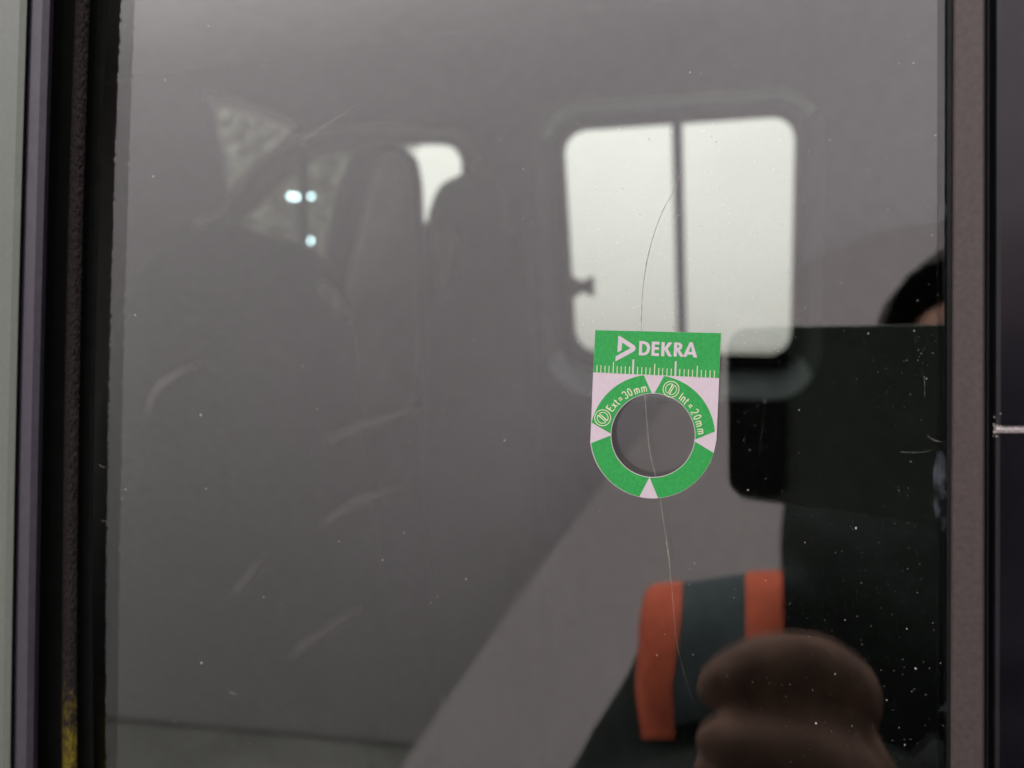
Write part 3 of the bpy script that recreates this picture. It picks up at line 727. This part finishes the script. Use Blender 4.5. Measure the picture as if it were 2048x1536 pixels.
# ============================================================ the sticker
M_SW = mat("sticker_white", (0.78, 0.66, 0.725), 0.6, 900, .02)
M_SG = mat("sticker_green", (0.030, 0.42, 0.085), 0.55, 1500, .10, bump=.000004)
M_SY = mat("sticker_pale_print", (0.83, 0.87, 0.60), 0.6)
def Z(x, y): return (1140 + x/5.689, 630 + y/5.689)
SC = (1306.0, 870.6); HR = 83.6
def arc(r, a0, a1, n=40, c=SC): return [(c[0]+r*math.cos(R(a0+(a1-a0)*k/n)), c[1]-r*math.sin(R(a0+(a1-a0)*k/n))) for k in range(n+1)]
TL, TR, GR, GL = (1190.4, 660), (1442.3, 666), (1438.2, 756), (1186.2, 744.5)
outline = [TL, TR, GR, (1434.5, 846), (1433, 880)] + arc(126.3, -10, -174, 70) + [(1181.3, 866), GL]
sticker = px_plate("sticker", [outline, arc(HR, 0, 357, 118)], -0.00018, -0.00005, M_SW)
px_plate("adhesive_backing", [outline, arc(HR, 0, 357, 118)], -0.00005, -0.00001, mat("adhesive", (0.03, 0.025, 0.03), .8), sticker)
tag(sticker, "green and white glass damage gauge sticker with round hole on the window", "sticker")
def flat(name, loops, m, y, parent=sticker): return px_plate(name, loops, -y, -y+0.00002, m, parent)
E = .00021
gr = HR+1.2
flat("green_header", [[(TL[0]+.2, TL[1]+.2), (TR[0]-.2, TR[1]+.2), (GR[0]-.2, GR[1]), (GL[0]+.2, GL[1])]], M_SG, E)
def angl(p): return math.degrees(math.atan2(SC[1]-p[1], p[0]-SC[0]))
def wedge(name, pa, pb, ia, ib, ro, rb=None):
    # outer arc from point a to b, inner arc from ib back to ia
    a, b = angl(pa), angl(pb)
    if b > a: b -= 360
    n = 40; rb = rb or ro
    outer = [(SC[0]+(ro+(rb-ro)*k/n)*math.cos(R(a+(b-a)*k/n)), SC[1]-(ro+(rb-ro)*k/n)*math.sin(R(a+(b-a)*k/n))) for k in range(n+1)]
    c, d = angl(ib), angl(ia)
    if d < c: d += 360
    flat(name, [outer + arc(gr, c, d)], M_SG, E)
wedge("green_segment", (1183, 845), (1287.7, 750.5), (1221.5, 867), (1303.5, 786), 125.6, 121.5)
wedge("green_segment", (1328.2, 752), (1429.7, 863), (1309, 786), (1390.5, 879), 120.6, 123.9)
wedge("green_segment", (1428, 906), (1316, 996.5), (1390.5, 883), (1299.4, 955), 126.0, 125.6)
wedge("green_segment", (1278.8, 993), (1183, 886), (1298.6, 955), (1221.5, 871), 125.6, 124.6)
E2 = .00024
flat("emblem", [[Z(*p) for p in ((550, 238), (570, 240), (722, 340), (740, 356), (746, 378), (742, 398), (726, 414), (515, 530), (520, 470), (690, 378), (594, 312), (585, 402), (540, 425))]], M_SW, E2)
letters = [
 [smooth_loop([(790, 297), (791, 297), (835, 297), (880, 312), (906, 345), (911, 385), (897, 427), (866, 452), (830, 460), (784, 458), (783, 457)], 3),
  smooth_loop([(822, 328), (823, 328), (842, 330), (866, 347), (875, 378), (868, 408), (848, 427), (819, 430), (818, 429)], 3)],
 [[(932, 302), (1018, 306), (1017, 337), (967, 335), (965, 365), (1012, 367), (1011, 397), (963, 395), (961, 433), (1012, 436), (1010, 468), (926, 463)]],
 [[(1043, 307), (1078, 309), (1076, 372), (1122, 310), (1166, 312), (1110, 383), (1160, 472), (1118, 470), (1074, 395), (1071, 469), (1036, 467)]],
 [[(1186, 311), (1232, 313), (1258, 320), (1276, 338), (1278, 364), (1268, 386), (1247, 398), (1300, 477), (1256, 475), (1216, 408), (1213, 474), (1178, 472)],
  [(1220, 340), (1234, 341), (1244, 350), (1243, 362), (1234, 371), (1218, 373)]],
 [[(1362, 310), (1395, 311), (1446, 483), (1404, 481), (1394, 452), (1337, 449), (1324, 477), (1284, 476)], [(1378, 355), (1388, 421), (1349, 419)]]]
for L in letters: flat("letter", [[Z(*p) for p in l] for l in L], M_SW, E2)
# ruler ticks
TX = (305, 350, 397, 442, 490, 535, 580, 627, 675, 715, 767, 815, 862, 908, 960, 1008, 1052, 1102, 1150, 1197, 1247, 1297, 1345, 1393, 1445, 1492, 1542, 1592, 1640)
def quads(name, qs, m, parent=sticker):
    bm = bmesh.new()
    for i, (q, y) in enumerate(qs): bm.faces.new([bm.verts.new(P(a, b, -y)) for a, b in q])
    return bm_obj(name, bm, m, parent)
th_, bo_ = [], []
for i, x in enumerate(TX):
    bx, by = Z(x, 650 + (x-262)*(65/1433.)); k = (i+1) % 10
    h = 14.3 if k not in (0, 5) else (22 if k == 5 else 29); hw = .78 if k else 1.75
    if k == 5: hw = .9
    q = [(bx-hw, by+.6), (bx+hw, by+.6), (bx+hw+h*.04, by-h), (bx-hw+h*.04, by-h)]
    (bo_ if k == 0 else th_).append((q, E2))
quads("ruler_marks", th_, M_SY); quads("long_ruler_marks", bo_, M_SW)
# line print: strokes
ctr = [0]
def stroke(qs, pts, w, closed=False):
    n = len(pts); P2 = [Vector(p) for p in pts]; L = []
    for i in range(n):
        a = P2[(i-1) % n] if closed or i else P2[i]; b = P2[(i+1) % n] if closed or i < n-1 else P2[i]
        d = (b-a).normalized(); nr = Vector((-d.y, d.x))
        if 0 < i < n-1 or closed:
            d1 = (P2[i]-a).normalized(); c = max(.55, abs(d1.dot(d)))
        else: c = 1
        L.append((P2[i]+nr*w/c, P2[i]-nr*w/c))
    ctr[0] += 1; y = E2 + 2e-6*(ctr[0] % 9)
    for i in range(n if closed else n-1):
        j = (i+1) % n; qs.append(([tuple(L[i][0]), tuple(L[i][1]), tuple(L[j][1]), tuple(L[j][0])], y))
def el(cx, cy_, rx, ry, a0=0, a1=360, n=16): return [(cx+rx*math.cos(R(a0+(a1-a0)*k/n)), cy_+ry*math.sin(R(a0+(a1-a0)*k/n))) for k in range(n+1)]
mm = [[(0, 0), (0, .7)], [(0, .5)] + el(.15, .52, .15, .17, 180, 0, 8) + [(.30, 0)], [(.30, .5)] + el(.45, .52, .15, .17, 180, 0, 8) + [(.60, 0)]]
GL_ = {'E': (.42, [[(.42, 1), (0, 1), (0, 0), (.42, 0)], [(0, .53), (.36, .53)]]),
       'x': (.40, [[(0, .7), (.40, 0)], [(.40, .7), (0, 0)]]),
       't': (.28, [[(.12, .95), (.12, .14), (.17, .02), (.28, 0)], [(0, .7), (.28, .7)]]),
       '=': (.45, [[(0, .60), (.45, .60)], [(0, .34), (.45, .34)]]),
       '3': (.42, [el(.19, .745, .21, .245, 160, -80, 10) + el(.19, .265, .23, .255, 80, -160, 10)]),
       '0': (.42, [el(.21, .5, .21, .5, 0, 360, 20)]),
       '2': (.42, [el(.21, .75, .21, .25, 170, -20, 8) + [(.36, .52), (0, 0), (.42, 0)]]),
       'm': (.60, mm), 'I': (.02, [[(.01, 0), (.01, 1)]]),
       'n': (.34, [[(0, 0), (0, .7)], [(0, .48)] + el(.17, .51, .17, .19, 180, 0, 8) + [(.34, 0)]])}
def arc_text(items, name):
    qs = []
    for ch, ang, rmid in items:
        wd, sts = GL_[ch]; H = 15.2; hm = .5 if ch in 'E30I2t=' else .36
        c = (SC[0], SC[1]); a = R(ang); rad = Vector((math.cos(a), -math.sin(a))); tan = Vector((math.sin(a), math.cos(a)))
        ctr_ = Vector(c) + rad*rmid
        for s in sts:
            stroke(qs, [tuple(ctr_ + tan*((u-wd/2)*H*.98) + rad*((v-hm)*H)) for u, v in s], 1.05)
    quads(name, qs, M_SY)
arc_text([('E', 147.5, 101), ('x', 142.3, 97.5), ('t', 137.6, 98.5), ('=', 131.8, 98), ('3', 124.6, 98), ('0', 118.3, 98), ('m', 110, 94.0), ('m', 101, 93.5)], "curved_writing")
arc_text([('I', 54.5, 96.5), ('n', 50.2, 93.5), ('t', 45.2, 95.5), ('=', 38.0, 95.5), ('2', 29.3, 96), ('0', 22.2, 96), ('m', 14.2, 94.0), ('m', 4.6, 95)], "curved_writing")
def icon(zx, zy, dirang):
    qs = []; cx, cy_ = Z(zx, zy); R1, R2 = 15.9, 10.9
    stroke(qs, el(cx, cy_, R1, R1, 0, 345, 32)[:-1] + [], .85, True) if False else stroke(qs, [(cx+R1*math.cos(2*math.pi*k/32), cy_+R1*math.sin(2*math.pi*k/32)) for k in range(32)], .85, True)
    a = R(dirang); d = Vector((math.cos(a), -math.sin(a))); n = Vector((-d.y, d.x))
    for s in (-1, 1):
        off = 1.9; half = math.acos(off/R2)
        base = math.atan2(n.y*s, n.x*s)
        pts = [(cx+R2*math.cos(base-half+2*half*k/18), cy_+R2*math.sin(base-half+2*half*k/18)) for k in range(19)]
        stroke(qs, pts, .75, True)
    quads("disc_symbol", qs, M_SY)
icon(372, 1170, -42); icon(1150, 845, 60)
